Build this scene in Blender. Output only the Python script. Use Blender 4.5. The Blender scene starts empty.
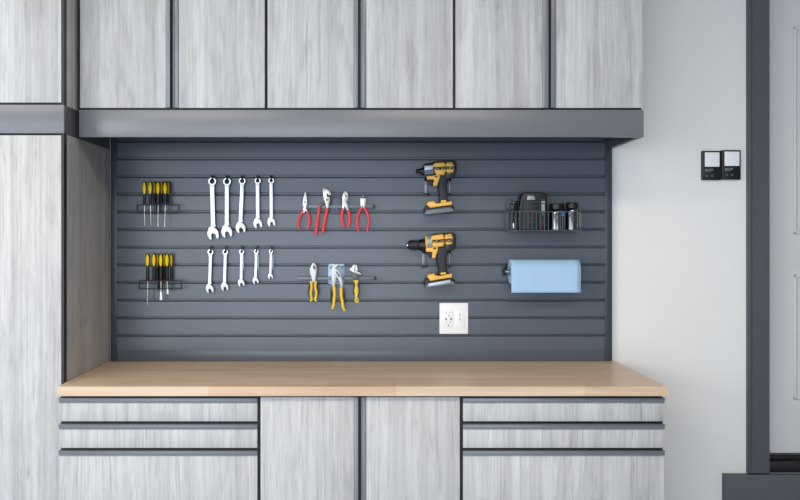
import bpy, bmesh, math, random
from mathutils import Vector, Matrix
random.seed(4)
S = bpy.context.scene
C = S.collection
PI = math.pi
# ---------------------------------------------------------------- camera
EYE = 1.43; D0 = 3.6; F = 900.0; VX = 366.0; VY = 239.0   # wall plane is y = 0
cam = bpy.data.cameras.new('camera'); camo = bpy.data.objects.new('camera', cam); C.objects.link(camo)
camo.location = (0, -D0, EYE); camo.rotation_euler = (PI/2, 0, 0)
cam.sensor_width = 36; cam.lens = F/800*36
cam.shift_x = (400-VX)/800; cam.shift_y = -(250-VY)/800
cam.clip_start = .05
S.camera = camo
# ---------------------------------------------------------------- light
w = bpy.data.worlds.new('world'); S.world = w; w.use_nodes = True
w.node_tree.nodes['Background'].inputs[0].default_value = (.95, .965, 1, 1)
w.node_tree.nodes['Background'].inputs[1].default_value = .53
def area(name, loc, rot, sx, sy, power, col):
    l = bpy.data.lights.new(name, 'AREA'); l.shape = 'RECTANGLE'; l.size = sx; l.size_y = sy
    l.energy = power; l.color = col
    o = bpy.data.objects.new(name, l); C.objects.link(o); o.location = loc; o.rotation_euler = rot
    return o
def aim(loc, tgt):
    return (Vector(tgt)-Vector(loc)).to_track_quat('-Z', 'Y').to_euler()
# daylight through the open garage door behind the camera
area('daylight_door', (-1.35, -7.2, 1.2), (PI/2, 0, 0), 4.4, 2.2, 152, (.76, .88, 1))
# window high on the left
LW = (-3.3, -3.2, 1.9)
area('daylight_window', LW, aim(LW, (.3, 0, 1.2)), 1.3, 1.2, 44, (.95, .97, 1))
# ceiling lamp
for lx in (-1.5, .6): area('ceiling_lamp', (lx, -2.6, 2.82), (0, 0, 0), 1.3, .5, 38, (1, .88, .74))
S.view_settings.view_transform = 'Standard'; S.view_settings.look = 'None'
S.view_settings.gamma = 1; S.view_settings.use_curve_mapping = False
S.view_settings.exposure = -.03

# ---------------------------------------------------------------- materials
def lin(c):
    return tuple((v/255/12.92 if v/255 <= .04045 else ((v/255+.055)/1.055)**2.4) for v in c)+(1,)
def mat(name, rgb, rough=.5, metal=0, var=.04, scale=30, bump=0, bscale=200, coat=0, sp=.5):
    m = bpy.data.materials.new(name); m.use_nodes = True
    nt = m.node_tree; b = nt.nodes['Principled BSDF']
    b.inputs['Roughness'].default_value = rough; b.inputs['Metallic'].default_value = metal
    b.inputs['Coat Weight'].default_value = coat; b.inputs['Specular IOR Level'].default_value = sp
    tc = nt.nodes.new('ShaderNodeTexCoord')
    n = nt.nodes.new('ShaderNodeTexNoise'); n.inputs['Scale'].default_value = scale; n.inputs['Detail'].default_value = 3
    nt.links.new(tc.outputs['Object'], n.inputs['Vector'])
    r = nt.nodes.new('ShaderNodeValToRGB'); c = lin(rgb)
    r.color_ramp.elements[0].position = .3; r.color_ramp.elements[1].position = .7
    r.color_ramp.elements[0].color = tuple(v*(1-var) for v in c[:3])+(1,)
    r.color_ramp.elements[1].color = tuple(min(1, v*(1+var)) for v in c[:3])+(1,)
    nt.links.new(n.outputs['Fac'], r.inputs[0]); nt.links.new(r.outputs[0], b.inputs['Base Color'])
    if bump:
        n2 = nt.nodes.new('ShaderNodeTexNoise'); n2.inputs['Scale'].default_value = bscale
        nt.links.new(tc.outputs['Object'], n2.inputs['Vector'])
        bp = nt.nodes.new('ShaderNodeBump'); bp.inputs['Strength'].default_value = bump; bp.inputs['Distance'].default_value = .001
        nt.links.new(n2.outputs['Fac'], bp.inputs['Height']); nt.links.new(bp.outputs[0], b.inputs['Normal'])
    return m
def mixrgb(nt, a, b, fac, mode='MIX'):
    x = nt.nodes.new('ShaderNodeMix'); x.data_type = 'RGBA'; x.blend_type = mode
    for sock, v in ((x.inputs[0], fac), (x.inputs[6], a), (x.inputs[7], b)):
        if hasattr(v, 'links'): nt.links.new(v, sock)
        else: sock.default_value = v
    return x.outputs[2]
def noise(nt, vec, scale, detail=2, w=None, dist=0, rough=.5):
    n = nt.nodes.new('ShaderNodeTexNoise'); n.inputs['Scale'].default_value = scale
    n.inputs['Detail'].default_value = detail; n.inputs['Distortion'].default_value = dist; n.inputs['Roughness'].default_value = rough
    if w is not None:
        n.noise_dimensions = '4D'; nt.links.new(w, n.inputs['W'])
    nt.links.new(vec, n.inputs['Vector']); return n.outputs['Fac']
def ramp(nt, fac, stops):
    r = nt.nodes.new('ShaderNodeValToRGB')
    while len(r.color_ramp.elements) < len(stops): r.color_ramp.elements.new(.5)
    for e, (p, c) in zip(r.color_ramp.elements, stops):
        e.position = p; e.color = c if len(c) == 4 else tuple(c)+(1,)
    nt.links.new(fac, r.inputs[0]); return r.outputs[0]
def mapping(nt, vec, sc, loc=(0, 0, 0)):
    m = nt.nodes.new('ShaderNodeMapping'); m.inputs['Scale'].default_value = sc; m.inputs['Location'].default_value = loc
    nt.links.new(vec, m.inputs['Vector']); return m.outputs[0]
def wood_grey(name='grey_woodgrain'):
    m = bpy.data.materials.new(name); m.use_nodes = True; nt = m.node_tree; b = nt.nodes['Principled BSDF']
    geo = nt.nodes.new('ShaderNodeNewGeometry').outputs['Position']
    oi = nt.nodes.new('ShaderNodeObjectInfo').outputs['Random']
    mu = nt.nodes.new('ShaderNodeMath'); mu.operation = 'MULTIPLY'; mu.inputs[1].default_value = 37; nt.links.new(oi, mu.inputs[0]); W = mu.outputs[0]
    # gentle waviness of the grain
    wob = noise(nt, mapping(nt, geo, (3, 3, 1.3)), 1.5, 2, W)
    sub = nt.nodes.new('ShaderNodeVectorMath'); sub.operation = 'MULTIPLY_ADD'
    cmb = nt.nodes.new('ShaderNodeCombineXYZ'); nt.links.new(wob, cmb.inputs[0]); nt.links.new(wob, cmb.inputs[1])
    nt.links.new(cmb.outputs[0], sub.inputs[0]); sub.inputs[1].default_value = (.035, .035, 0); nt.links.new(geo, sub.inputs[2])
    P = sub.outputs[0]
    broad = noise(nt, mapping(nt, P, (22, 22, .35)), 1, 2, W)
    mid = noise(nt, mapping(nt, P, (90, 90, 1.2)), 1, 3, W)
    fine = noise(nt, mapping(nt, P, (190, 190, 5)), 1, 3, W)
    cloud = noise(nt, mapping(nt, P, (17, 17, 4.2)), 1, 4, W, dist=.8)
    c1 = ramp(nt, broad, [(.30, lin((187, 185, 183))), (.5, lin((199, 198, 196))), (.70, lin((210, 209, 207)))])
    c2 = ramp(nt, mid, [(.32, (.82, .82, .82)), (.52, (1, 1, 1)), (.75, (1.05, 1.05, 1.05))])
    c3 = ramp(nt, fine, [(.28, (.88, .88, .88)), (.6, (1.02, 1.02, 1.02))])
    c4 = ramp(nt, cloud, [(.28, (.72, .72, .73)), (.40, (.92, .92, .92)), (.50, (1, 1, 1))])
    col = mixrgb(nt, c1, c2, .75, 'MULTIPLY'); col = mixrgb(nt, col, c3, .7, 'MULTIPLY'); col = mixrgb(nt, col, c4, .75, 'MULTIPLY')
    feat = noise(nt, mapping(nt, P, (80, 80, 9)), 1, 3, W, dist=.3, rough=.65)
    col = mixrgb(nt, col, ramp(nt, feat, [(.34, (.86, .86, .865)), (.5, (1, 1, 1)), (.7, (1.03, 1.03, 1.03))]), .8, 'MULTIPLY')
    # cathedral rings, only in patches
    wv = nt.nodes.new('ShaderNodeTexWave'); wv.wave_type = 'RINGS'; wv.rings_direction = 'Y'
    wv.inputs['Scale'].default_value = 1; wv.inputs['Distortion'].default_value = 5; wv.inputs['Detail'].default_value = 2; wv.inputs['Detail Scale'].default_value = 1
    nt.links.new(mapping(nt, P, (26, 26, 2.2)), wv.inputs['Vector'])
    msk = ramp(nt, noise(nt, mapping(nt, geo, (7, 7, 1.6)), 1, 1, W), [(.56, (0, 0, 0)), (.70, (.8, .8, .8))])
    rings = ramp(nt, wv.outputs['Fac'], [(0, (.87, .87, .87)), (.6, (1.01, 1.01, 1.01))])
    col2 = mixrgb(nt, col, rings, 1.0, 'MULTIPLY')
    col = mixrgb(nt, col, col2, msk)
    ln = noise(nt, mapping(nt, P, (210, 210, 2.2)), 1, 2, W)
    col = mixrgb(nt, col, ramp(nt, ln, [(.30, (.72, .72, .73)), (.40, (1, 1, 1))]), .8, 'MULTIPLY')
    # small dark flecks and knots
    vo = nt.nodes.new('ShaderNodeTexVoronoi'); vo.inputs['Scale'].default_value = 1; vo.voronoi_dimensions = '4D'
    nt.links.new(mapping(nt, P, (24, 24, 7)), vo.inputs['Vector']); nt.links.new(W, vo.inputs['W'])
    kn = ramp(nt, vo.outputs['Distance'], [(.05, (.62, .62, .62)), (.16, (.93, .93, .93)), (.3, (1, 1, 1))])
    km = ramp(nt, noise(nt, mapping(nt, geo, (14, 14, 5)), 1, 1, W), [(.54, (0, 0, 0)), (.60, (1, 1, 1))])
    col = mixrgb(nt, col, mixrgb(nt, col, kn, 1.0, 'MULTIPLY'), km)
    nt.links.new(col, b.inputs['Base Color']); b.inputs['Roughness'].default_value = .5
    b.inputs['Specular IOR Level'].default_value = .35
    bp = nt.nodes.new('ShaderNodeBump'); bp.inputs['Strength'].default_value = .15; bp.inputs['Distance'].default_value = .0005
    nt.links.new(fine, bp.inputs['Height']); nt.links.new(bp.outputs[0], b.inputs['Normal'])
    return m
def butcher():
    m = bpy.data.materials.new('butcher_block'); m.use_nodes = True; nt = m.node_tree; b = nt.nodes['Principled BSDF']
    geo = nt.nodes.new('ShaderNodeNewGeometry').outputs['Position']
    sep = nt.nodes.new('ShaderNodeSeparateXYZ'); nt.links.new(geo, sep.inputs[0])
    # staves run along x: brick pattern over (x, y)
    br = nt.nodes.new('ShaderNodeTexBrick'); br.inputs['Scale'].default_value = 1
    br.inputs['Brick Width'].default_value = .62; br.inputs['Row Height'].default_value = .044; br.inputs['Mortar Size'].default_value = 0
    br.offset = .37; br.inputs['Color1'].default_value = (0, 0, 0, 1); br.inputs['Color2'].default_value = (1, 1, 1, 1)
    nt.links.new(mapping(nt, geo, (1, 1, 1), (3, 2, 0)), br.inputs['Vector'])
    stave = ramp(nt, br.outputs['Color'], [(0, lin((218, 190, 162))), (.5, lin((224, 198, 171))), (1, lin((229, 206, 182)))])
    g = noise(nt, mapping(nt, geo, (2.2, 55, 55)), 1, 4, dist=.4)
    gc = ramp(nt, g, [(.3, (.84, .80, .75)), (.6, (1.02, 1.02, 1.02))])
    col = mixrgb(nt, stave, gc, .8, 'MULTIPLY')
    g2 = noise(nt, mapping(nt, geo, (.9, 9, 9)), 1, 2)
    col = mixrgb(nt, col, ramp(nt, g2, [(.3, (.90, .87, .84)), (.65, (1, 1, 1))]), .8, 'MULTIPLY')
    nt.links.new(col, b.inputs['Base Color']); b.inputs['Roughness'].default_value = .33; b.inputs['Specular IOR Level'].default_value = .12
    return m
WOOD = wood_grey(); BUTCH = butcher()
CHAR = mat('charcoal_edge_gap_shade', (34, 35, 38), .45)  # charcoal edging; darkened further so carcass fronts carry the shade of the gaps
VAL = mat('grey_lacquer', (116, 118, 122), .31, var=.015, scale=3)
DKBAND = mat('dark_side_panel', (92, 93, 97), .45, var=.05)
ALU = mat('grey_anodised', (122, 125, 129), .3, .15, var=.02)
SLAT = mat('slate_blue_vinyl', (86, 94, 106), .29, var=.02, scale=4)
TRIMD = mat('slate_trim_vinyl', (60, 67, 79), .36, var=.02)
WALLM = mat('painted_wall', (245, 243, 239), .7, var=.008, scale=2, bump=.25, bscale=260)
CEIL = mat('ceiling_paint', (226, 220, 208), .8)
FLOOR = mat('epoxy_floor', (128, 150, 182), .3, var=.08, scale=60)
DOORP = mat('door_paint', (218, 217, 216), .45, var=.008)
CASING = mat('charcoal_paint', (84, 86, 92), .5, var=.02)
BLACK = mat('black_plastic', (18, 19, 21), .42)
BLACKG = mat('black_gloss', (14, 15, 17), .18)
GREYP = mat('dark_grey_rubber', (44, 45, 50), .6, bump=.3, bscale=900)
WIRE = mat('black_wire', (34, 36, 40), .4, .3)
GWIRE = mat('grey_wire', (120, 126, 133), .35, .5)
BWIRE = mat('basket_wire', (98, 104, 112), .4, .3)
BARM = mat('bar_grey', (112, 120, 131), .4, .2)
PLATE = mat('slate_steel_plate', (92, 100, 114), .35, .2)
CHROME = mat('chrome_steel', (200, 202, 205), .25, .92, var=.01)
BRIGHT = mat('polished_chrome', (210, 212, 216), .36, .85, var=.005)
STEEL = mat('satin_steel', (206, 204, 198), .33, .8, var=.06, scale=120)
NICKEL = mat('brushed_nickel', (184, 184, 182), .42, .8, var=.1, scale=150)
DSTEEL = mat('dark_steel', (84, 84, 82), .35, .8)
YEL = mat('yellow_plastic', (255, 212, 10), .5)
YELG = mat('yellow_grip', (246, 200, 30), .42)
ORNG = mat('amber_plastic', (250, 194, 88), .42, var=.03)
RED = mat('red_vinyl', (236, 60, 68), .42, var=.03)
REDC = mat('dark_red_collar', (120, 24, 28), .4)
BLUEC = mat('blue_collar', (22, 66, 118), .4)
BLUEB = mat('bright_blue_plastic', (26, 120, 200), .35)
WHITEP = mat('white_plastic', (250, 251, 252), .35, var=.005)
SILV = mat('silver_grey_plastic', (150, 158, 168), .35, .2)
LSILV = mat('light_silver_plastic', (196, 208, 224), .3, .1)
BATG = mat('battery_grey', (112, 122, 128), .5, var=.08, scale=200)
TOWEL = mat('blue_paper_towel', (176, 209, 239), .9, var=.015, bump=.6, bscale=240, sp=.1)
CARD = mat('cardboard_core', (150, 120, 90), .8)
GREEN = mat('green_print', (70, 120, 60), .6)
CLEARP = mat('pale_blue_steel', (160, 184, 204), .3, .3)
SILL = mat('black_aluminium_sill', (32, 32, 34), .4, .3)
INK = mat('black_print', (26, 22, 22), .5)
GINK = mat('grey_print', (120, 122, 124), .5)
HOLE = mat('dark_slot', (14, 14, 16), .7)

# ---------------------------------------------------------------- mesh helpers
def W(px, py, d):            # a point seen at (px, py) that stands d metres in front of the wall
    D = D0-d
    return Vector(((px-VX)*D/F, -d, EYE-(py-VY)*D/F))
class MB:
    def __init__(s): s.bm = bmesh.new()
    def merge(s, b2):
        me = bpy.data.meshes.new('t'); b2.to_mesh(me); b2.free(); s.bm.from_mesh(me); bpy.data.meshes.remove(me)
        return s
    def box(s, x0, x1, y0, y1, z0, z1, bev=0, seg=2):
        b = bmesh.new(); bmesh.ops.create_cube(b, size=1)
        for v in b.verts:
            v.co = Vector(((x0+x1)/2+v.co.x*(x1-x0), (y0+y1)/2+v.co.y*(y1-y0), (z0+z1)/2+v.co.z*(z1-z0)))
        if bev: bmesh.ops.bevel(b, geom=b.edges[:], offset=bev, segments=seg, profile=.5, affect='EDGES')
        return s.merge(b)
    def pbox(s, x0, y0, x1, y1, d0, d1, bev=0, seg=2):   # pixel rectangle, measured at front depth d1
        a = W(x0, y0, d1); c = W(x1, y1, d1)
        return s.box(a.x, c.x, -d1, -d0, c.z, a.z, bev, seg)
    def prism(s, pts, d0, d1, bev=0, seg=2, both=True):        # outline (pixels, measured at d1) extruded in depth
        b = bmesh.new(); P = [W(x, y, d1) for x, y in pts]
        fr = [b.verts.new((p.x, -d1, p.z)) for p in P]; bk = [b.verts.new((p.x, -d0, p.z)) for p in P]
        n = len(P)
        f1 = b.faces.new(fr); f2 = b.faces.new(bk[::-1])
        for i in range(n): b.faces.new((fr[i], bk[i], bk[(i+1) % n], fr[(i+1) % n]))
        bmesh.ops.recalc_face_normals(b, faces=b.faces[:])
        if bev:
            ed = set(f1.edges)
            if both: ed |= set(f2.edges)
            bmesh.ops.bevel(b, geom=list(ed), offset=bev, segments=seg, profile=.5, affect='EDGES', clamp_overlap=True)
        return s.merge(b)
    def ring(s, px, py, ro, ri, d0, d1, n=24, ni=None, bev=.15):     # radii in pixels, flat ring facing the room
        b = bmesh.new(); sc = (D0-d1)/F; c = W(px, py, d1); ro *= sc; ri *= sc; bv = bev*sc
        prof = [(ri, d0), (ro, d0), (ro, d1-bv), (ro-bv, d1), (ri+bv*.5, d1), (ri, d1-bv*.5)]
        R = []
        for i in range(n):
            a = 2*PI*i/n; k = 1
            R.append([b.verts.new((c.x+r*(1 if j not in (0, 4, 5) or not ni else (1+.08*math.cos(ni*a)))*math.cos(a), -dd, c.z+r*(1 if j not in (0, 4, 5) or not ni else (1+.08*math.cos(ni*a)))*math.sin(a))) for j, (r, dd) in enumerate(prof)])
        m = len(prof)
        for i in range(n):
            for j in range(m):
                b.faces.new((R[i][j], R[(i+1) % n][j], R[(i+1) % n][(j+1) % m], R[i][(j+1) % m]))
        bmesh.ops.recalc_face_normals(b, faces=b.faces[:])
        return s.merge(b)
    def lathe(s, p0, axis, prof, n=20, caps=True, squash=None):   # prof: (t along axis, radius)
        b = bmesh.new(); ax = Vector(axis).normalized(); u = ax.orthogonal().normalized(); v = ax.cross(u)
        if abs(ax.x) > .9: u = Vector((0, 1, 0)); v = ax.cross(u)
        if abs(ax.z) > .9: u = Vector((1, 0, 0)); v = ax.cross(u)
        p0 = Vector(p0); rs = []
        for t, r in prof:
            q = r if squash is None else r*squash
            rs.append([b.verts.new(p0+ax*t+u*(r*math.cos(2*PI*i/n))+v*(q*math.sin(2*PI*i/n))) for i in range(n)])
        for a, c in zip(rs, rs[1:]):
            for i in range(n): b.faces.new((a[i], a[(i+1) % n], c[(i+1) % n], c[i]))
        if caps: b.faces.new(rs[0][::-1]); b.faces.new(rs[-1])
        bmesh.ops.recalc_face_normals(b, faces=b.faces[:])
        return s.merge(b)
    def tube(s, pts, rad, n=8, flat=1):           # world points; rad number or list; flat squashes in depth
        pts = [Vector(p) for p in pts]; b = bmesh.new(); rs = []
        if not isinstance(rad, (list, tuple)): rad = [rad]*len(pts)
        prev = None
        for i, p in enumerate(pts):
            t = (pts[min(i+1, len(pts)-1)]-pts[max(i-1, 0)]).normalized()
            if prev is None:
                u = t.cross(Vector((0, 1, 0)))
                if u.length < .1: u = t.cross(Vector((0, 0, 1)))
                u.normalize()
            else:
                u = (prev-t*prev.dot(t)).normalized()
            prev = u; v = t.cross(u)
            rs.append([b.verts.new(p+u*(rad[i]*math.cos(2*PI*k/n))+v*(rad[i]*flat*math.sin(2*PI*k/n))) for k in range(n)])
        for a, c in zip(rs, rs[1:]):
            for i in range(n): b.faces.new((a[i], a[(i+1) % n], c[(i+1) % n], c[i]))
        b.faces.new(rs[0][::-1]); b.faces.new(rs[-1])
        bmesh.ops.recalc_face_normals(b, faces=b.faces[:])
        return s.merge(b)
    def ptube(s, pts, d, rpx, n=8, flat=1):       # pixel path at depth d (or per-point depth)
        sc = (D0-.05)/F
        P = [W(p[0], p[1], p[2] if len(p) > 2 else d) for p in pts]
        r = [q*sc for q in rpx] if isinstance(rpx, (list, tuple)) else rpx*sc
        return s.tube(P, r, n, flat)
    def build(s, name, m, parent=None, loc=None, smooth=True, ang=.6):
        me = bpy.data.meshes.new(name)
        base = parent['_w'] if parent is not None else loc
        if base is None:
            lo = [min(v.co[i] for v in s.bm.verts) for i in range(3)]; hi = [max(v.co[i] for v in s.bm.verts) for i in range(3)]
            base = ((lo[0]+hi[0])/2, (lo[1]+hi[1])/2, lo[2])
        bx = Vector(base)
        off = bx
        if parent is not None:                      # own origin at the part's middle
            lo = Vector([min(v.co[i] for v in s.bm.verts) for i in range(3)]); hi = Vector([max(v.co[i] for v in s.bm.verts) for i in range(3)])
            off = (lo+hi)/2
        for v in s.bm.verts: v.co -= off
        if smooth:
            for f in s.bm.faces: f.smooth = True
            for e in s.bm.edges:
                if len(e.link_faces) == 2 and e.calc_face_angle(0) > ang: e.smooth = False
        s.bm.to_mesh(me); s.bm.free()
        me.materials.append(m)
        o = bpy.data.objects.new(name, me); C.objects.link(o); o['_w'] = tuple(off)
        if parent is not None:
            o.parent = parent; o.location = off-bx
        else: o.location = bx
        ALL.append(o)
        return o
ALL = []
def thing(name, label, cat, loc, group=None):
    o = bpy.data.objects.new(name, None); C.objects.link(o); o.location = loc; o['_w'] = tuple(loc); o.empty_display_size = .05
    o['label'] = label; o['category'] = cat
    if group: o['group'] = group
    ALL.append(o); return o
def tag(o, label, cat, group=None):
    o['label'] = label; o['category'] = cat
    if group: o['group'] = group
    return o
def struct(name, mb, m):
    o = mb.build(name, m); o['kind'] = 'structure'; return o
def letters(text, height, m, parent, center, name='lettering', rot=0, width=None, th=.0012):
    cu = bpy.data.curves.new('t', 'FONT'); cu.body = text; cu.size = 1; cu.align_x = 'CENTER'; cu.align_y = 'CENTER'; cu.extrude = .02; cu.offset = .075
    t = bpy.data.objects.new('t', cu); me = bpy.data.meshes.new_from_object(t)
    bpy.data.objects.remove(t); bpy.data.curves.remove(cu)
    xs = [v.co.x for v in me.vertices]; ys = [v.co.y for v in me.vertices]
    w0 = max(xs)-min(xs); h0 = max(ys)-min(ys); cx = (max(xs)+min(xs))/2; cy = (max(ys)+min(ys))/2
    sx = (width/w0) if width else height/h0
    for v in me.vertices:
        x = (v.co.x-cx)*sx; z = (v.co.y-cy)*height/h0; y = -v.co.z/.02*th
        v.co = Vector((x*math.cos(rot)-z*math.sin(rot), y, x*math.sin(rot)+z*math.cos(rot)))
    me.materials.clear(); me.materials.append(m); me.name = name
    o = bpy.data.objects.new(name, me); C.objects.link(o); o.parent = parent
    o['_w'] = tuple(center); o.location = Vector(center)-Vector(parent['_w']); ALL.append(o); return o

# ---------------------------------------------------------------- the room
YB = -7.4; XL = -3.6; XR = 3.4; ZC = 2.86
struct('floor', MB().box(XL, XR, YB, .12, -.05, 0), FLOOR)
struct('ceiling', MB().box(XL, XR, YB, .12, ZC, ZC+.05), CEIL)
struct('wall_left', MB().box(XL-.1, XL, YB, .12, 0, ZC), WALLM)
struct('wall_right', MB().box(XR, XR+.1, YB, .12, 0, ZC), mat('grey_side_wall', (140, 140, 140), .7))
# back wall, with the opening of the house door on the right
DX0 = 1.560; DX1 = 2.46; DZ0 = .494; DZ1 = 2.55
struct('wall_back', MB().box(XL, DX0, 0, .12, 0, ZC).box(DX1, XR, 0, .12, 0, ZC).box(DX0, DX1, 0, .12, DZ1, ZC).box(DX0, DX1, 0, .12, 0, DZ0), WALLM)

# house door: casing, leaf, sill, painted step
b = MB()
b.box(1.520, 1.606, -.018, 0, DZ0+.004, 2.60).box(2.39, 2.48, -.018, 0, DZ0+.004, 2.60).box(1.520, 2.48, -.0185, 0, 2.51, 2.60)
b.box(1.520, 1.533, -.024, -.018, DZ0+.004, 2.60, .003).box(2.465, 2.48, -.024, -.018, DZ0+.004, 2.60, .003).box(1.520, 2.48, -.0245, -.018, 2.585, 2.60, .003)
o = struct('trim_1', b, CASING)
b = MB().box(1.423, 3.0, -.030, -.001, 0, DZ0, .002)
o = struct('trim_2', b, CASING)
leafD = .055                       # face of the leaf lies behind the wall face
def Wd(px, py): return W(px, py, -leafD)
dz0 = Wd(770, 452.8).z
door = bpy.data.objects.new('door_1', None); C.objects.link(door); door.location = (1.56, .06, dz0); door['_w'] = (1.56, .06, dz0); door['kind'] = 'structure'; ALL.append(door)
MB().box(1.561, 2.459, leafD, leafD+.04, dz0, 2.54).build('door_leaf', DOORP, door)
def panel(z0, z1, x0, x1):
    b = MB(); wd = .013
    for (ax, bx_, az, bz) in ((x0, x0+wd, z0, z1), (x1-wd, x1, z0, z1), (x0, x1, z0, z0+wd), (x0, x1, z1-wd, z1)):
        b.box(ax, bx_, leafD-.006, leafD, az, bz, .0045, 3)
    b.box(x0+.034, x1-.034, leafD-.004, leafD, z0+.034, z1-.034, .003)
    b.build('door_panel', DOORP, door)
xa = Wd(793.3, 0).x
for z0, z1 in ((Wd(0, 234).z, Wd(0, 27).z), (Wd(0, 399.5).z, Wd(0, 274.5).z)):
    panel(z0, z1, xa, xa+.27); panel(z0, z1, xa+.36, xa+.63)
b = MB().box(1.561, 2.459, .001, .11, DZ0, DZ0+.045, .003).box(1.561, 2.459, .035, .11, DZ0+.045, DZ0+.06, .002).box(1.56, 2.45, .03, .10, DZ0+.06, dz0-.001)
b.build('door_sill', SILL, door)

# ---------------------------------------------------------------- slatted wall panel
PT = .022
x0 = W(110.5, 0, PT).x; x1 = W(612, 0, PT).x
zb = W(0, 360.5, PT).z-.003; ztop = 1.87
slat = thing('slat_panel', 'slate blue slatted wall panel with horizontal grooves above the wooden worktop', 'wall panel', ((x0+x1)/2, 0, zb))
grooves = [EYE-(140.6+17.7*k-VY)*(D0-PT)/F for k in range(-1, 12)]
gx0 = W(117.3, 0, PT).x; gx1 = W(604.5, 0, PT).x
zlow = W(0, 350, PT).z
prof = [(0.002, ztop), (PT, ztop)]
for g in grooves:
    h = .0045
    prof += [(PT, g+h+.001), (PT-.001, g+h), (PT-.006, g+h), (PT-.006, g+h+.005), (PT-.016, g+h+.005), (PT-.016, g-h-.005), (PT-.006, g-h-.005), (PT-.006, g-h+.001), (PT-.0005, g-h-.003), (PT, g-h-.0045)]
prof += [(PT, zlow), (.002, zlow)]
b = bmesh.new()
L = [b.verts.new((gx0-.002, -d, z)) for d, z in prof]; R = [b.verts.new((gx1+.002, -d, z)) for d, z in prof]
for i in range(len(prof)-1): b.faces.new((L[i], R[i], R[i+1], L[i+1]))
b.faces.new(L); b.faces.new(R[::-1]); b.faces.new((L[0], L[-1], R[-1], R[0]))
bmesh.ops.recalc_face_normals(b, faces=b.faces[:])
MB().merge(b).build('slats', SLAT, slat, ang=.3)
b = MB()
b.box(x0, gx0-.0005, -PT-.002, -.002, zb, ztop, .0015); b.build('side_trim', TRIMD, slat)
b = MB(); b.box(gx1+.0005, x1, -PT-.002, -.002, zb, ztop, .0015); b.build('side_trim', TRIMD, slat)
b = MB(); b.box(gx0, gx1, -PT-.001, -.002, zb, zlow, .0015); b.build('bottom_trim', SLAT, slat)

# ---------------------------------------------------------------- cabinets
def pull_v(mb, xa, xb, yf, z0, z1, side):    # vertical aluminium edge pull, lip towards the gap on 'side'
    mb.box(xa, xb, yf-.003, yf+.02, z0, z1, .001)
    if side > 0: mb.box(xb-.003, xb, yf-.009, yf, z0, z1, .001)
    else: mb.box(xa, xa+.003, yf-.009, yf, z0, z1, .001)
def pull_h(mb, xa, xb, yf, z0, z1):
    mb.box(xa-.001, xb+.001, yf-.0045, yf+.02, z0, z1, .0012)
    mb.box(xa-.002, xb+.002, yf-.008, yf+.002, z1-.003, z1, .001)
UD = 3.166; yU = -(D0-UD)             # front plane of the upper doors
def ux(px): return (px-VX)*UD/F
zU0 = 1.8905; zU1 = 2.72
uppers = [(80, 165.6, 172.2, 178.6, 264.6, 'leftmost grey woodgrain wall cabinet above the panel, beside the tall cabinet', 79, 266),
          (267.6, 353.6, 359.6, 366, 452.8, 'middle grey woodgrain wall cabinet of the three above the slatted panel', 266, 454),
          (455.6, 542.6, 549.6, 556, 642.4, 'rightmost grey woodgrain wall cabinet, its side next to the bare painted wall', 454, 643.2)]
for (a0, a1, mid, b0, b1, lab, c0, c1) in uppers:
    t = thing('wall_cabinet', lab, 'cabinet', ((ux(c0)+ux(c1))/2, yU/2, zU0-.004), 'wall cabinets above the slatted panel')
    MB().box(ux(c0)+.0005, ux(c1)-.0005, yU+.021, -.001, zU0-.003, zU1).build('carcass', CHAR, t)
    for (p0, p1, sd) in ((a0, a1, 1), (b0, b1, -1)):
        dd = MB().box(ux(p0), ux(p1), yU, yU+.019, zU0+.001, zU1-.002, .0008).build('door', WOOD, t)
        h = MB()
        if sd > 0: pull_v(h, ux(p1)+.0004, ux(mid-1.7), yU, zU0+.001, zU1-.002, 1)
        else: pull_v(h, ux(mid+1.2), ux(p0)-.0004, yU, zU0+.001, zU1-.002, -1)
        h.build('edge_pull', ALU, dd)
# valance below the uppers: fascia, top board, end board
zV0 = EYE+(VY-137)*UD/F; zV1 = 1.884
t = thing('cabinet_valance', 'long grey painted valance board running under the wall cabinets', 'valance', ((ux(79)+ux(644))/2, yU/2, zV0))
xv0 = ux(79.2); xv1 = ux(643.7)
MB().box(xv0, xv1, yU-.001, yU+.018, zV0, zV1, .0008).build('fascia', VAL, t)
MB().box(xv1-.018, xv1, yU+.0185, -.001, zV0, zV1-.0005).build('end_board', CASING, t)
MB().box(xv0, xv1-.0185, yU+.0185, -.001, 1.872, zV1-.0005).build('top_board', CHAR, t)
# tall cabinet at the left, in the same three tiers
TD = 3.05; yT = -(D0-TD)
def tx(px): return (px-VX)*TD/F
xt1 = -1.0245; xt0 = xt1-.68
zb0 = 1.7875; zb1 = 1.8850
t = thing('tall_cabinet', 'tall grey woodgrain cabinet at the left edge, beside the worktop', 'cabinet', ((xt0+xt1)/2, yT/2, 0))
MB().box(xt0, xt1-.0015, yT+.021, -.001, .09, zb0-.001).build('carcass', CHAR, t)
MB().box(xt1-.0012, xt1+.0009, yT+.030, -.001, .09, zb0-.001).build('side_panel', WOOD, t)
MB().box(xt1-.009, xt1+.001, yT, yT+.0295, .09, zb0-.001, .0008).build('edge_strip', CHAR, t)
MB().box(xt0+.02, xt1-.02, yT+.08, -.05, 0, .0895).build('toe_kick', BLACK, t)
for (q0, q1) in ((tx(62.3)-.32, tx(62.3)), (xt0+.003, tx(62.3)-.336)):
    MB().box(q0, q1, yT, yT+.019, .095, zb0-.006, .0008).build('door', WOOD, t)
h = MB(); q = tx(62.3)-.32; h.box(q-.0035, q-.0005, yT-.006, yT+.018, .095, zb0-.006); h.box(q-.0155, q-.0125, yT-.006, yT+.018, .095, zb0-.006); h.build('edge_pull', ALU, t)
t = thing('cabinet_valance', 'short grey painted band across the tall cabinet at the left edge', 'valance', ((xt0+xt1)/2, yT/2, zb0))
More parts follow.
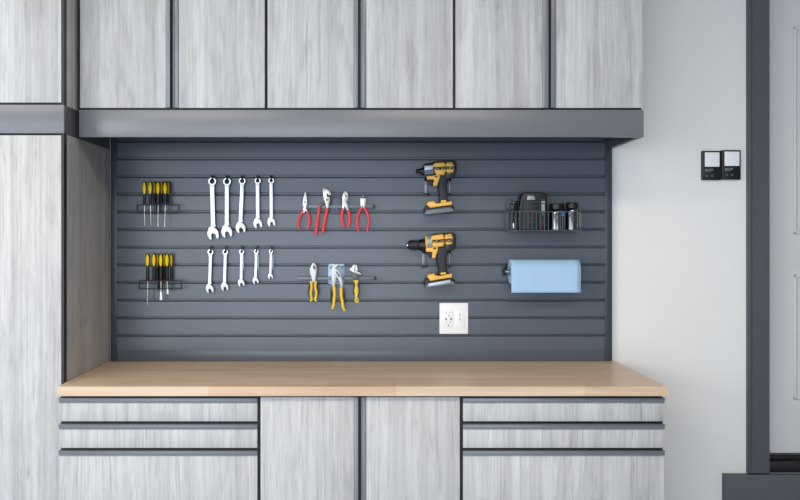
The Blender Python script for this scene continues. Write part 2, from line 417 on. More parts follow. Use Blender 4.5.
MB().box(xt0, xt1+.001, yT-.001, yT+.018, zb0+.0005, zb1, .0008).build('fascia', VAL, t)
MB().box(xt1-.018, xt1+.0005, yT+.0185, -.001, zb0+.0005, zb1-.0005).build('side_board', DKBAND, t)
MB().box(xt0, xt1-.0185, yT+.0185, -.001, zb0+.0005, zb1-.0005).build('filler_board', CHAR, t)
t = thing('wall_cabinet', 'grey woodgrain cabinet on top of the tall cabinet at the left edge', 'cabinet', ((xt0+xt1)/2, yT/2, zb1))
MB().box(xt0, xt1-.0015, yT+.021, -.001, zb1+.0005, zU1).build('carcass', CHAR, t)
MB().box(xt1-.0012, xt1+.0009, yT+.030, -.001, zb1+.0005, zU1).build('side_panel', WOOD, t)
MB().box(xt1-.009, xt1+.001, yT, yT+.0295, zb1+.0005, zU1, .0008).build('edge_strip', CHAR, t)
for (q0, q1) in ((tx(62.3)-.32, tx(62.3)), (xt0+.003, tx(62.3)-.336)):
    MB().box(q0, q1, yT, yT+.019, zb1+.0075, zU1-.002, .0008).build('door', WOOD, t)

# base cabinets
BD = 2.985; yBf = -(D0-BD)
def bx(px): return (px-VX)*BD/F
def bz(py): return EYE-(py-.9-VY)*BD/F
zTop = .9125
def carcass(t, p0, p1):
    MB().box(bx(p0)+.0005, bx(p1)-.0005, yBf+.021, -.001, .1, zTop-.0005).build('carcass', CHAR, t)
    MB().box(bx(p0)+.01, bx(p1)-.01, yBf+.09, -.05, 0, .0995).build('toe_kick', BLACK, t)
def base_x(p0): return bx(p0)
for (p0, p1, c0, c1, lab, e0, e1) in ((59.3, 257.2, 58.6, 258.9, 'drawer base cabinet at the left end of the worktop, next to the tall cabinet', 0, 1), (463.2, 664.2, 461.4, 664.9, 'drawer base cabinet under the right end of the worktop', 1, 0)):
    t = thing('drawer_cabinet', lab, 'cabinet', ((bx(c0)+bx(c1))/2, yBf/2, 0), 'base cabinets with drawers')
    # the left one starts flush with the worktop's end
    xc0 = bx(c0)
    MB().box(xc0+.0005, bx(c1)-.0005, yBf+.021, -.001, .1, zTop-.0005).build('carcass', CHAR, t)
    MB().box(xc0+.01, bx(c1)-.01, yBf+.09, -.05, 0, .0995).build('toe_kick', BLACK, t)
    for (ya, yb) in ((398.6, 422.2), (425.0, 448.8), (451.4, 545), (548.5, 632)):
        dr = MB().box(bx(p0), bx(p1), yBf, yBf+.019, bz(yb), bz(ya+4.8)-.0004, .0008).build('drawer', WOOD, t)
        h = MB(); pull_h(h, bx(p0), bx(p1), yBf, bz(ya+4.8), bz(ya)); h.build('edge_pull', ALU, dr)
t = thing('base_cabinet', 'two-door grey woodgrain base cabinet in the middle under the worktop', 'cabinet', ((bx(258.9)+bx(461.4))/2, yBf/2, 0))
carcass(t, 258.9, 461.4)
zd = bz(398)
for (p0, p1, sd) in ((260.6, 353.8, 1), (366, 459.8, -1)):
    dd = MB().box(bx(p0), bx(p1), yBf, yBf+.019, .105, zd, .0008).build('door', WOOD, t)
    h = MB()
    if sd > 0: pull_v(h, bx(p1)+.0004, bx(358.3), yBf, .105, zd, 1)
    else: pull_v(h, bx(361.4), bx(p0)-.0004, yBf, .105, zd, -1)
    h.build('edge_pull', ALU, dd)
# worktop
CT = EYE-(360.6-VY)*D0/F
cy = -(D0-2.965)
b = bmesh.new()
xl = (57-VX)*2.965/F; xr = (667-VX)*2.965/F
# the slab: its left end steps around the tall cabinet's front corner
pl = [(xl, cy), (xr, cy), (xr, -.001), (xt1+.0025, -.001), (xt1+.0025, yT-.0025), (xl, yT-.0025)]
lo = [b.verts.new((x, y, zTop)) for x, y in pl]; hi = [b.verts.new((x, y, CT)) for x, y in pl]
b.faces.new(hi); b.faces.new(lo[::-1])
for i in range(len(pl)): b.faces.new((lo[i], lo[(i+1) % 6], hi[(i+1) % 6], hi[i]))
bmesh.ops.recalc_face_normals(b, faces=b.faces[:])
bmesh.ops.bevel(b, geom=[e for e in b.edges if abs(e.verts[0].co.z-CT) < 1e-5 and abs(e.verts[1].co.z-CT) < 1e-5 and min(e.verts[0].co.y, e.verts[1].co.y) < -.5], offset=.0015, segments=2, affect='EDGES')
tag(MB().merge(b).build('worktop', BUTCH), 'long pale butcher block worktop lying across the base cabinets', 'worktop')

# ---------------------------------------------------------------- things on the bare wall
for i, (p0, q0, p1, q1, lab) in enumerate(((702.2, 150.8, 721, 180, 'black wall switch with square white button, left one of the pair'), (721.9, 150, 740.9, 179.6, 'black wall switch with square white button, right one beside the door casing'))):
    t = thing('wall_switch', lab, 'switch', W((p0+p1)/2, q1, 0), 'pair of black wall switches')
    MB().pbox(p0, q0, p1, q1, 0, .016, .002).build('housing', BLACK, t)
    MB().pbox(p0+2.8, q0+1.5, p1-1.3, q0+15.9, .0155, .019, .0015).build('button', WHITEP, t)
    pr = MB()
    for k, (a, c) in enumerate(((3, 6.2), (6.8, 8.4), (8.8, 10.9))): pr.pbox(p0+a, q0+18.3-k*.15, p0+c, q0+20-k*.15, .0158, .0166)
    pr.pbox(p0+3, q0+20.4, p0+8.6, q0+21, .0158, .0166)
    pr.build('print', GINK, t)
    for cx in (4.9, 10.2):
        MB().ring(p0+cx, q0+24.9, 1.1, .7, .0158, .0168, 14, bev=.05).build('icon', GINK, t)

# outlet in the slatted panel
t = thing('wall_outlet', 'white two-gang outlet plate on the slatted panel above the worktop', 'outlet', W(454, 334, PT))
P1 = PT+.007
MB().pbox(439.5, 303, 468.3, 334, PT, P1, .0028, 3).build('plate', WHITEP, t)
r = MB().pbox(443.4, 310, 453.2, 328, P1-.001, P1+.0018, .0008).build('receptacle', WHITEP, t)
hl = MB()
for (a, c, ww, hh) in ((446, 319.1, 1.0, 1.6), (451, 319.1, 1.0, 1.6), (448.6, 315.8, .7, .8), (448.6, 325.3, .8, 1.0), (446.6, 312.9, .4, .9), (450, 312.9, .4, .9), (446.6, 322.4, .4, .9), (450, 322.4, .4, .9)):
    hl.pbox(a-ww/2*1.3, c-hh/2*1.3, a+ww/2*1.3, c+hh/2*1.3, P1, P1+.0021)
hl.build('slots', HOLE, r)
r = MB().pbox(455, 310, 464.8, 328, P1-.001, P1+.0018, .0008).build('charging_insert', WHITEP, t)
MB().pbox(459.4, 313.5, 460.3, 316.5, P1, P1+.0021).pbox(459.4, 317.6, 460.3, 320.6, P1, P1+.0021).build('ports', SILV, r)

# ---------------------------------------------------------------- screwdrivers on their racks
GRV = [140.6+17.7*k for k in range(-1, 12)]
def groove_above(py):
    return max(g for g in GRV if g <= py)
def rack(x0, x1, y0, y1, xm, lab):
    t = thing('screwdriver_rack', lab, 'rack', W((x0+x1)/2, y1, PT), 'screwdriver racks')
    m = MB(); f0 = .032; f1 = .085; r = .42
    for y in (y0, y1):
        m.ptube([(x0, y, f0), (x0, y, f1), (x1, y, f1), (x1, y, f0), (x0, y, f0)], 0, r, 6)
    for x in (x0, x1):
        for dd in (f0, f1): m.ptube([(x, y0, dd), (x, y1, dd)], 0, r, 6)
    m.ptube([(x0, y0, .055), (x1, y0, .055)], 0, .3, 6).ptube([(x0, y0, .070), (x1, y0, .070)], 0, .3, 6)
    n = 6
    for k in range(1, n):
        x = x0+(x1-x0)*k/n; m.ptube([(x, y0, f0), (x, y0, f1)], 0, .25, 6)
    m.build('wire_frame', WIRE, t)
    g = groove_above(y0)
    m = MB(); m.pbox(xm-2.4, g-1.5, xm+2.4, y1+1, PT+.0005, PT+.003, .0005); m.pbox(xm-2.4, g-.8, xm+2.4, g+.6, .012, PT+.002)
    m.pbox(xm-1, y0-.5, xm+1, y0+.8, PT+.002, .034).pbox(xm-1, y1-.8, xm+1, y1+.4, PT+.002, .034)
    m.build('bracket', BLACK, t)
    return t
def screwdriver(x, xb, y0, y1, yt, d, collar, lab, tip='flat', group='', w=1.0, tipw=1.3, tipy=3):
    t = thing('screwdriver', lab, 'screwdriver', W(x, y0, d), group)
    sc = (D0-d)/F; L = y1-y0
    p = W(x, y0, d)
    w *= .88
    pr = [(0, .6), (.35, 1.5), (1.2, 2.15), (3, 2.35), (6, 2.45), (9.5, 2.3), (12.5, 1.85), (14.5, 1.75), (17, 2.0), (L-1.6, 2.05), (L-.2, 1.7), (L, 1.2)]
    MB().lathe(p, (0, 0, -1), [(a*sc, r*sc*w) for a, r in pr], 20).build('handle', BLACK, t)
    # raised yellow flutes around the handle
    m = MB()
    for k in range(2):
        a = PI*k+PI/2
        b = bmesh.new(); bmesh.ops.create_uvsphere(b, u_segments=12, v_segments=10, radius=1)
        for v in b.verts:
            q = Vector((v.co.x*2.0*w, v.co.y*1.2, v.co.z*6.2))*sc
            q = Vector((q.x, q.y-1.75*sc*w, q.z)); ca = a-PI/2
            q = Vector((q.x*math.cos(ca)-q.y*math.sin(ca), q.x*math.sin(ca)+q.y*math.cos(ca), q.z))
            v.co = q+Vector((p.x, p.y, p.z-6.9*sc))
        m.merge(b)
    m.build('grip_flutes', YEL, t)
    MB().lathe(p+Vector((0, 0, -(L-.4)*sc)), (0, 0, -1), [(0, 1.75*sc*w), (.9*sc, 1.6*sc*w), (1.6*sc, .8*sc)], 14).build('collar', collar, t)
    m = MB(); z0 = p.z-(L+.8)*sc; z1 = W(x, yt, d).z; dx = (xb-x)*sc
    m.lathe((p.x, p.y, z0), (dx*.5, 0, z1-z0), [(0, .48*sc), ((z0-z1)-tipy*sc*.5, .45*sc)] + ([(z0-z1, .15*sc)] if tip == 'cross' else [(z0-z1, .4*sc)]), 10)
    if tip != 'cross':
        zt = z1; b = bmesh.new(); bmesh.ops.create_cube(b, size=1)
        for v in b.verts:
            top = v.co.z > 0
            v.co = Vector((p.x+dx*.5+v.co.x*(1.5 if not top else 1.0)*tipw*sc, p.y+v.co.y*(.3 if not top else .9)*sc, zt+tipy*sc*(1 if top else 0)))
        bmesh.ops.bevel(b, geom=b.edges[:], offset=.0004, segments=2, affect='EDGES')
        m.merge(b)
    m.build('blade', DSTEEL if tip == 'dark' or d < .05 else STEEL, t)
rack(137, 178.5, 204.6, 212.4, 158.5, 'black wire screwdriver rack at upper left holding the blue collared screwdrivers')
rack(139, 181, 281, 288.8, 160.5, 'black wire screwdriver rack at lower left holding the red collared screwdrivers')
g1 = 'blue collared screwdrivers in the upper rack'; g2 = 'red collared screwdrivers in the lower rack'
P4 = ['leftmost', 'second from left', 'third from left', 'rightmost']
for k, (x, xb, yt) in enumerate(((144.6, 144.8, 226), (150.4, 152, 226), (158.2, 157.8, 226.5), (165.4, 164, 226.8))):
    screwdriver(x, xb, 181.2, 204, yt, .077, BLUEC, 'screwdriver with blue collar, %s in the front row of the upper rack' % P4[k], 'flat' if k > 1 else 'cross', g1, tipw=.9, tipy=2)
for k, (x, q) in enumerate(((154.4, 'left'), (161.8, 'middle'), (168.4, 'right'))):
    screwdriver(x, x, 181.0, 203.4, 215, .044, BLUEC, 'yellow screwdriver in the back row of the upper rack, %s of three' % q, 'cross', g1, w=.72)
for k, (x, xb, yt, tp, tw, ty) in enumerate(((147.8, 147, 306, 'cross', 1, 2), (154.2, 153.6, 298.5, 'dark', .8, 4), (161, 161, 300, 'flat', 1.6, 8), (167.2, 168, 294, 'flat', 1.2, 6))):
    desc = ['with a long thin shaft', 'with a dark tip', 'with a broad flat bright tip', 'with a short shaft and flat tip'][k]
    screwdriver(x, xb, 253.4, 275.6+4.6, yt, .077, REDC, 'red collared screwdriver %s, %s in the lower rack' % (desc, P4[k]), tp, g2, tipw=tw, tipy=ty)
for k, (x, q) in enumerate(((157.6, 'left'), (164.4, 'middle'), (171.4, 'right'))):
    screwdriver(x, x, 253.4, 280, 291, .044, REDC, 'yellow screwdriver in the back row of the lower rack, %s of three' % q, 'cross', g2, w=.72)

# ---------------------------------------------------------------- wrenches, each on its own hook
def wrench(cx, cy, ro, ri, sw, ex, ey, jw, lab, group, d=.036):
    # (cx,cy) ring centre, (ex,ey) centre bottom of the jaw, jw jaw width
    m = MB(); th = .006+.0012*sw/4
    m.ring(cx, cy, ro, ri, d, d+th+.002, 28, 12)
    jc = (ex, ey-jw*.52); sw *= .93; ri *= 1.26; ro *= 1.03
    n = ro*.86
    sh = [(cx-sw*.62, cy+n), (cx+sw*.62, cy+n), (cx+sw*.5, cy+n+3), (jc[0]+sw*.5, jc[1]-jw*.95), (jc[0]+sw*.62, jc[1]-jw*.62), (jc[0]-sw*.62, jc[1]-jw*.62), (jc[0]-sw*.5, jc[1]-jw*.95), (cx-sw*.5, cy+n+3)]
    m.prism(sh, d+.001, d+th, .0009, 2)
    tl = math.radians(-14)
    def rt(x, y):
        return (jc[0]+(x*math.cos(tl)-y*math.sin(tl))*jw*.092, jc[1]+(x*math.sin(tl)+y*math.cos(tl))*jw*.092)
    out = [(-2.4, -7.0), (-3.2, -5.2), (-4.6, -3.4), (-5.3, -1.2), (-5.3, 1.4), (-4.6, 3.8), (-3.4, 5.0), (-2.2, 4.5), (-2.1, 1.4), (-1.6, .1), (0, -.6), (1.6, .1), (2.1, 1.4), (2.1, 5.0), (3.2, 5.7), (4.8, 3.8), (5.3, 1.2), (5.2, -1.2), (4.2, -3.6), (2.9, -5.2), (2.0, -7.0)]
    m.prism([rt(x, y) for x, y in out], d, d+th+.001, .0008, 2)
    o = m.build('wrench', BRIGHT, None, tuple(W(cx, cy, d)))
    tag(o, lab, 'wrench', group)
def hook(cx, cy, lab, low, silver, ri):
    t = thing('slatwall_hook', lab, 'hook', W(cx, cy, PT), 'single hooks holding wrenches')
    g = groove_above(cy+.5)
    m = MB(); m.pbox(cx-1.3, g-.1, cx+1.5, low if not silver else cy+3, PT+.0004, PT+.0026, .0004); m.pbox(cx-1.3, g-.6, cx+1.5, g+.5, .012, PT+.0022)
    m.build('back_plate', WIRE, t)
    if silver: MB().pbox(cx-.2, cy+3.2, cx+2.4, low, PT+.0004, PT+.0030, .0006).build('steel_tab', CLEARP, t)
    r = min(.9, ri*.5)
    m = MB().ptube([(cx, cy-ri+r+.2, PT), (cx, cy-ri+r+.2, .052), (cx, cy-ri-.9, .058)], 0, r*1.0, 8); m.build('peg', WIRE, t)
ORD = ['leftmost', 'second', 'third', 'fourth', 'rightmost']
top = [(212.1, 181.4, 4.0, 2.5, 4.6, 213.0, 240, 11.6), (226.9, 181.6, 3.9, 2.5, 4.3, 226.8, 237.8, 10.9), (242.1, 181.1, 3.4, 2.1, 4.0, 240.6, 233.2, 9.8), (257.6, 180.8, 3.1, 1.9, 3.7, 257.8, 228.4, 8.9), (271.2, 180.6, 2.9, 1.7, 3.4, 271.4, 226.6, 8.0)]
low = [(210.4, 252, 3.0, 1.6, 3.4, 209.6, 293.2, 7.8), (225.2, 252, 2.8, 1.5, 3.2, 224.6, 291, 7.4), (241.5, 251.8, 2.6, 1.3, 3.0, 241.2, 286.8, 6.6), (256.2, 251.6, 2.4, 1.2, 2.8, 255.6, 284.2, 6.1), (270.9, 251.2, 2.1, 1.0, 2.4, 270.5, 279.4, 5.2)]
for k, a in enumerate(top):
    s_ = ['largest chrome combination wrench, %s in the upper row', 'chrome combination wrench, %s from left in the upper row', 'chrome combination wrench, %s from left in the upper row', 'chrome combination wrench, %s from left in the upper row', 'shortest chrome combination wrench of the upper row, %s'][k] % ORD[k]
    wrench(*a, s_, 'combination wrenches in the upper row')
    hook(a[0], a[1], 'small slatwall hook behind the ring of the %s upper wrench' % ORD[k], a[1]+6, False, a[3])
for k, a in enumerate(low):
    s_ = ['longest combination wrench of the lower row, %s', 'small chrome wrench, %s from left in the lower row', 'small chrome wrench, %s from left in the lower row', 'small chrome wrench, %s from left in the lower row', 'smallest chrome wrench of all, %s in the lower row'][k] % ORD[k]
    wrench(*a, s_, 'combination wrenches in the lower row')
    hook(a[0]+.3, a[1], 'small slatwall hook behind the ring of the %s lower wrench' % ORD[k], a[1]+18.5, k > 1, a[3])

# ---------------------------------------------------------------- plier bars
def bar(x0, x1, y, bx0, by0, bx1, by1, lab, pm):
    t = thing('magnetic_bar', lab, 'tool holder', W((x0+x1)/2, y, PT), 'magnetic bars holding pliers')
    b_ = MB().pbox(x0, y-1.5, x1-1.6, y+1.5, .041, .049, .0012).build('bar', BARM, t)
    MB().pbox(x1-1.8, y-1.8, x1+.2, y+1.8, .040, .050, .001).build('end_cap', BLACK, t)
    g = groove_above(by0+2)
    m = MB().pbox(bx0, by0, bx1, by1, PT+.0005, PT+.003, .0005)
    m.pbox(bx0+1, g-.6, bx1-1, g+.5, .012, PT+.002)
    m.pbox(bx0, by0, bx1, by0+1.0, PT+.002, .034, .0004).pbox(bx0+2, by1-1.2, bx1-2, by1, PT+.002, .042, .0004)
    br = m.build('bracket', pm, t)
    m = MB()
    for q in ((bx0+2.2, by0+3), (bx1-2.2, by0+3), (bx0+2.2, by1-6), (bx1-2.2, by1-6)): m.lathe(W(q[0], q[1], PT+.003), (0, -1, 0), [(0, .0032), (.0012, .0028)], 12)
    m.build('screws', DSTEEL, br)
    MB().pbox((bx0+bx1)/2-2.5, y-1.2, (bx0+bx1)/2+2.5, y+1.2, PT+.002, .0412).build('mount', DSTEEL, t)
bar(303, 374.6, 206.6, 329.5, 194.6, 343, 212.8, 'grey magnetic tool bar holding the red handled pliers', PLATE)
bar(297, 376.2, 278.4, 328.2, 265, 344.6, 284, 'grey magnetic tool bar with pale steel bracket holding yellow handled pliers', CLEARP)
DP = .0500
def grip(t, pts, rpx, m, d=DP+.005, name='handle', flat=.8, n=12):
    rpx = [q*1.12 for q in rpx]
    return MB().ptube(pts, d, rpx, n, flat).build(name, m, t)
# needle nose
t = thing('needle_nose_pliers', 'slim long nosed pliers with red handles, leftmost on the upper bar', 'pliers', W(305, 192, DP), 'red handled pliers on the upper bar')
h = MB().prism([(304.6, 192), (305.0, 192), (305.2, 200), (305.3, 206), (307.4, 211), (307.6, 213), (305.4, 210.4), (304, 207), (302.6, 205), (303.2, 200)], DP, DP+.008, .0008)
h.prism([(305.2, 192), (305.8, 192), (307.0, 200), (307.6, 205), (306.2, 207.6), (304.6, 213), (302.6, 213), (303, 209), (304.6, 206), (305.3, 200)], DP, DP+.0076, .0008)
hd = h.build('jaws', STEEL, t)
MB().lathe(W(304.9, 202, DP+.0078), (0, -1, 0), [(0, .0036), (.001, .0032)], 12).build('pivot', DSTEEL, hd)
grip(t, [(303.8, 210), (301.6, 213.4), (299.5, 217.6), (298.4, 222), (298.3, 226), (298.9, 229)], [.8, 1.15, 1.2, 1.2, 1.15, .9], RED)
grip(t, [(306.2, 210), (307.8, 213.4), (309.4, 217.6), (309.6, 222), (308.7, 226), (307.6, 229)], [.8, 1.15, 1.2, 1.2, 1.15, .9], RED)
# groove joint red
t = thing('groove_joint_pliers', 'tall slanted groove joint pliers with long straight red handles', 'pliers', W(325, 189, DP), 'red handled pliers on the upper bar')
hd = MB().prism([(323.2, 189), (325, 187.8), (327.4, 188.8), (329.6, 191.4), (331.2, 193.6), (330.6, 195.4), (328.4, 195), (326.8, 193), (326.6, 196.2), (329.4, 197), (330, 200), (329.2, 204), (328.4, 208), (326.4, 208), (325.4, 203), (323.6, 198), (323, 193)], DP, DP+.010, .0012).build('upper_jaw', STEEL, t)
MB().lathe(W(326.8, 199.8, DP+.010), (0, -1, 0), [(0, .0045), (.0012, .004)], 14).build('pivot', DSTEEL, hd)
MB().prism([(324.2, 201.6), (325.6, 203.2), (322, 205.6), (320.6, 208), (318.2, 207.8), (318.8, 204.6), (320.6, 202.2)], DP-.0015, DP+.006, .001).build('lower_jaw', DSTEEL, t)
grip(t, [(327.4, 206), (327, 210), (325.6, 218), (323.8, 226), (323, 231), (322.8, 233.4)], [.9, 1.35, 1.35, 1.3, 1.3, .9], RED)
grip(t, [(319.4, 206), (319, 209), (318, 218), (317, 226), (316, 232), (315.7, 235.4)], [.8, 1.3, 1.35, 1.35, 1.35, 1.0], RED)
# slip joint
t = thing('slip_joint_pliers', 'short slip joint pliers with red handles, third from left on upper bar', 'pliers', W(345.3, 191, DP), 'red handled pliers on the upper bar')
h = MB().prism([(343.4, 193), (344.6, 191.2), (346.2, 191.2), (347.6, 193), (348.4, 196.4), (348, 199.6), (346.4, 202.4), (344.6, 206), (344, 210.4), (342, 210.4), (342.4, 204), (342.2, 198)], DP, DP+.008, .0011)
hd = h.build('jaws', STEEL, t)
m = MB().prism([(343.2, 199), (345.4, 199.6), (347.4, 204), (349, 209.6), (347, 210.4), (344.6, 206.6), (342.9, 203)], DP+.007, DP+.0115, .001); m.build('rear_jaw', NICKEL, t)
MB().lathe(W(345.9, 195.8, DP+.0078), (0, -1, 0), [(0, .004), (.0006, .0035)], 12).build('pivot', DSTEEL, hd)
grip(t, [(343.2, 208), (342.4, 211), (341.8, 216), (342.2, 221), (343.2, 225), (343.8, 227.4)], [.9, 1.35, 1.45, 1.4, 1.25, .9], RED)
grip(t, [(347.6, 208), (348.4, 211), (349.6, 216), (349.8, 221), (348.9, 225), (348.2, 227.4)], [.9, 1.35, 1.45, 1.4, 1.25, .9], RED)
# diagonal cutters
t = thing('diagonal_cutters', 'dark tipped diagonal cutters with bowed red handles, rightmost on upper bar', 'pliers', W(363, 193.4, DP), 'red handled pliers on the upper bar')
hd = MB().prism([(360.8, 198.6), (362, 194.4), (363, 193.2), (364.2, 194.4), (365.2, 198.6)], DP, DP+.009, .0008).build('cutting_jaws', DSTEEL, t)
MB().prism([(360.4, 198), (365.6, 198), (365.8, 202), (365, 208), (363.2, 208), (362.9, 204), (362.6, 208), (361.0, 208), (360.4, 202)], DP, DP+.008, .0008).build('joint', STEEL, t)
grip(t, [(362, 206), (361.2, 208.4), (358.8, 213), (357.4, 218), (357.2, 223), (358, 228), (358.6, 231)], [.8, 1.1, 1.2, 1.2, 1.2, 1.2, .95], RED)
grip(t, [(364, 206), (364.8, 208.4), (367.2, 213), (368.7, 218), (368.9, 223), (367.7, 228), (367.2, 231)], [.8, 1.1, 1.2, 1.2, 1.2, 1.2, .95], RED)
# yellow set
def ygrip(t, pts, r, side, soft):
    h = grip(t, pts, r, YELG, DP+.006)
    h2 = MB().ptube([(x+side*1.25, y) for x, y in soft], DP+.0065, [.5]+[1.0]*(len(soft)-2)+[.5], 10, .8).build('soft_inlay', GREYP, h)
t = thing('slip_joint_pliers', 'yellow and black handled slip joint pliers, leftmost on the lower bar', 'pliers', W(313.2, 263, DP), 'yellow handled tools on the lower bar')
hd = MB().prism([(311, 265.6), (312.4, 263.4), (313.6, 262.8), (315.2, 263.6), (316.6, 266), (317.2, 269.6), (316.8, 274), (316, 278), (315.8, 282.4), (311.6, 282.4), (311.8, 278.8), (310.2, 274.4), (309.6, 270)], DP, DP+.009, .0014).build('jaws', NICKEL, t)
MB().prism([(313, 265), (314.6, 265.6), (316, 268.6), (314.4, 269.6), (312.9, 268)], DP+.0088, DP+.0098).build('mouth', DSTEEL, hd)
ygrip(t, [(310.2, 281), (311.6, 283.5), (311.6, 288), (310.6, 292), (311, 296), (312, 299), (310.6, 301.4)], [.8, 1.2, 1.1, 1.2, 1.1, 1.1, .9], -1, [(311.2, 284), (310.8, 288), (310, 292), (310.8, 297)])
ygrip(t, [(316.6, 281), (315.4, 283.5), (315.4, 288), (316.6, 292), (316.2, 296), (315.2, 299), (316, 301.4)], [.8, 1.2, 1.1, 1.2, 1.1, 1.1, .9], 1, [(315.6, 284), (316, 288), (316.9, 292), (316.2, 297)])
t = thing('groove_joint_pliers', 'large yellow and black groove joint pliers at the middle of the lower bar', 'pliers', W(336.5, 264, DP), 'yellow handled tools on the lower bar')
hd = MB().prism([(331.6, 270), (332.6, 266.6), (334.8, 264.4), (338, 263.6), (339.2, 265), (337, 266.6), (336, 269.2), (337.4, 271.4), (338, 276), (336.4, 280), (335, 286), (332, 286), (331.4, 279), (331.6, 274)], DP, DP+.009, .0014).build('upper_jaw', NICKEL, t)
hl_ = MB().prism([(334.6, 268), (337.6, 270), (341, 274), (342.4, 279), (343.2, 287.4), (340.2, 287.4), (339.4, 281.4), (336.6, 276.4), (334.4, 273)], DP+.0085, DP+.015, .0012).build('lower_jaw', NICKEL, t)
MB().prism([(335.6, 272), (336.6, 271.2), (340, 275.6), (339.8, 277.8), (338.6, 277)], DP+.0148, DP+.0158).build('adjusting_slot', DSTEEL, hl_)
ygrip(t, [(333.6, 284.6), (334.2, 288), (334.6, 294), (334, 300), (333.8, 305), (332.2, 309)], [1.1, 1.5, 1.3, 1.35, 1.3, 1.0], -1, [(332.4, 289), (332.7, 294), (332.7, 299), (332.8, 304)])
ygrip(t, [(341.4, 286.4), (341.2, 289), (341.2, 295), (342.2, 301), (343, 307), (344.8, 310.8)], [1.1, 1.4, 1.3, 1.35, 1.3, 1.1], 1, [(342.6, 289), (342.6, 294), (343, 299), (344, 304)])
t = thing('adjustable_wrench', 'stubby adjustable wrench with yellow and black handle, rightmost on the lower bar', 'wrench', W(355.5, 264.5, DP), 'yellow handled tools on the lower bar')
MB().prism([(349.4, 269.4), (351.6, 267.6), (353.4, 265), (355, 264.4), (355.2, 268), (354.4, 270.4), (358.4, 272), (361.4, 273.6), (360.4, 275.2), (356, 273.6), (352, 271.8)], DP, DP+.010, .001).build('jaw', STEEL, t)
MB().prism([(355.6, 265), (357.4, 265.6), (358.2, 270.6), (356.8, 271.4), (355.4, 270.6)], DP, DP+.0095, .001).build('sliding_jaw', CHROME, t)
MB().prism([(350.6, 271.6), (354.8, 272.8), (359.6, 275), (358.6, 278), (357.4, 281), (353.6, 281), (352.8, 277)], DP, DP+.008, .001).build('neck', DSTEEL, t)
h = MB().prism([(352.4, 279.4), (355, 280.4), (358.8, 279.6), (358.2, 282.2), (357.2, 285), (358.6, 289), (358.2, 294), (357.2, 297.2), (359.2, 299.6), (358.8, 301.8), (357.4, 303), (355.6, 302.8), (354.4, 301), (355, 298.4), (355, 295), (354.2, 290), (355.4, 285), (354.2, 282)], DP-.001, DP+.011, .0022, 3).build('handle', YELG, t)
MB().prism([(358.2, 283), (359.4, 284), (359.6, 293), (358.6, 296.8), (357.6, 296)], DP, DP+.009, .001).prism([(353.6, 284), (354.6, 284), (354, 292), (353.8, 296), (353, 293)], DP, DP+.009, .001).build('soft_inlay', GREYP, h)
MB().ring(357, 300.2, 1.1, .5, DP+.010, DP+.0118, 14, bev=.05).build('eyelet', REDC, h)

# ---------------------------------------------------------------- drills
def drill_holder(xl_, xr_, y0, y1, lab):
    t = thing('tool_hook', lab, 'hook', W((xl_+xr_)/2, y1, PT), 'double hooks holding drills')
    m = MB()
    for x, wd in ((xl_, 1.9), (xr_, 1.1)):
        m.pbox(x-wd, y0, x+wd, y1-2.6, PT+.0005, PT+.004, .0005)
    m.pbox(xl_-1.9, y0, xr_+1.1, y0+3.2, PT+.0005, PT+.004, .0005)
    m.pbox(xl_, groove_above(y0+2)-.6, xr_, groove_above(y0+2)+.5, .012, PT+.002)
    m.build('back_plate', GWIRE, t)
    m = MB()
    for x, wd in ((xl_, 3.0), (xr_, 1.4)): m.pbox(x-wd, y1-2.8, x+wd, y1, PT+.0003, PT+.008, .001)
    m.build('foot', BLACK, t)
    return t
def arms(t, pts):
    m = MB()
    for x, y, r in pts: m.ptube([(x, y, PT+.002), (x, y, .098), (x, y-1.6, .104)], 0, r, 8)
    m.build('arms', WIRE, t)
GD = 'cordless drills hanging on the panel'
dm = .064   # mid depth of a drill
def xl_at(px, d=dm): return W(px, 0, d).x
def nose(t, name, axis_y, prof, m, sq=None, n=24, slope=0):   # lathe along x, prof in pixels (x, r)
    sc = (D0-dm)/F
    p = W(prof[0][0], axis_y, dm)
    return MB().lathe(p, (1, 0, slope), [((x-prof[0][0])*sc, r*sc) for x, r in prof], n).build(name, m, t)
# impact driver
dh = drill_holder(426.4, 450, 178, 196, 'double hook behind the yellow impact driver'); arms(dh, [(427.4, 181.2, .5), (449.6, 180.6, .5)])
t = thing('impact_driver', 'yellow and black cordless impact driver, upper of the two drills', 'drill', W(440, 214, dm), GD)
nose(t, 'chuck', 171.2, [(416, 1.6), (416.3, 2.1), (419.2, 2.1), (419.6, 2.5), (421, 3.0), (423.6, 4.6), (424.2, 4.6)], BLACK)
nose(t, 'gear_case', 169.4, [(423.6, 4.6), (425, 5.4), (429, 6.2), (433, 6.8), (435, 7)], GREYP)
hf = .032
MB().prism([(424.4, 165.6), (433.8, 164.8), (434.2, 169.6), (424.4, 170.6)], .062, .0925, .004, 3).build('silver_plate', LSILV, t)
MB().prism([(424.4, 170.8), (434.4, 169.8), (434.6, 174), (425, 174.6)], .060, .0915, .004, 3).build('front_cover', BATG, t)
h1 = MB().prism([(433.4, 164.5), (435, 162.6), (444, 162), (445.4, 164), (446.4, 165.6), (446.6, 171.4), (445, 173), (444.6, 175), (436.4, 175.2), (434.8, 171.4)], .031, .0955, .008, 4).build('motor_housing', ORNG, t)
MB().prism([(446, 162.6), (452.6, 161.8), (454, 164.5), (454.6, 168), (453.8, 172.6), (448, 173.6), (446.4, 171)], .034, .0950, .008, 4).build('vent_cover', ORNG, t)
v = MB()
for y in (163.6, 166.3, 169.0, 171.8): v.prism([(447.8, y+.3), (453, y-.1), (453, y+.35), (447.8, y+.75)], .09, .0955, 0)
v.build('vents', INK, t)
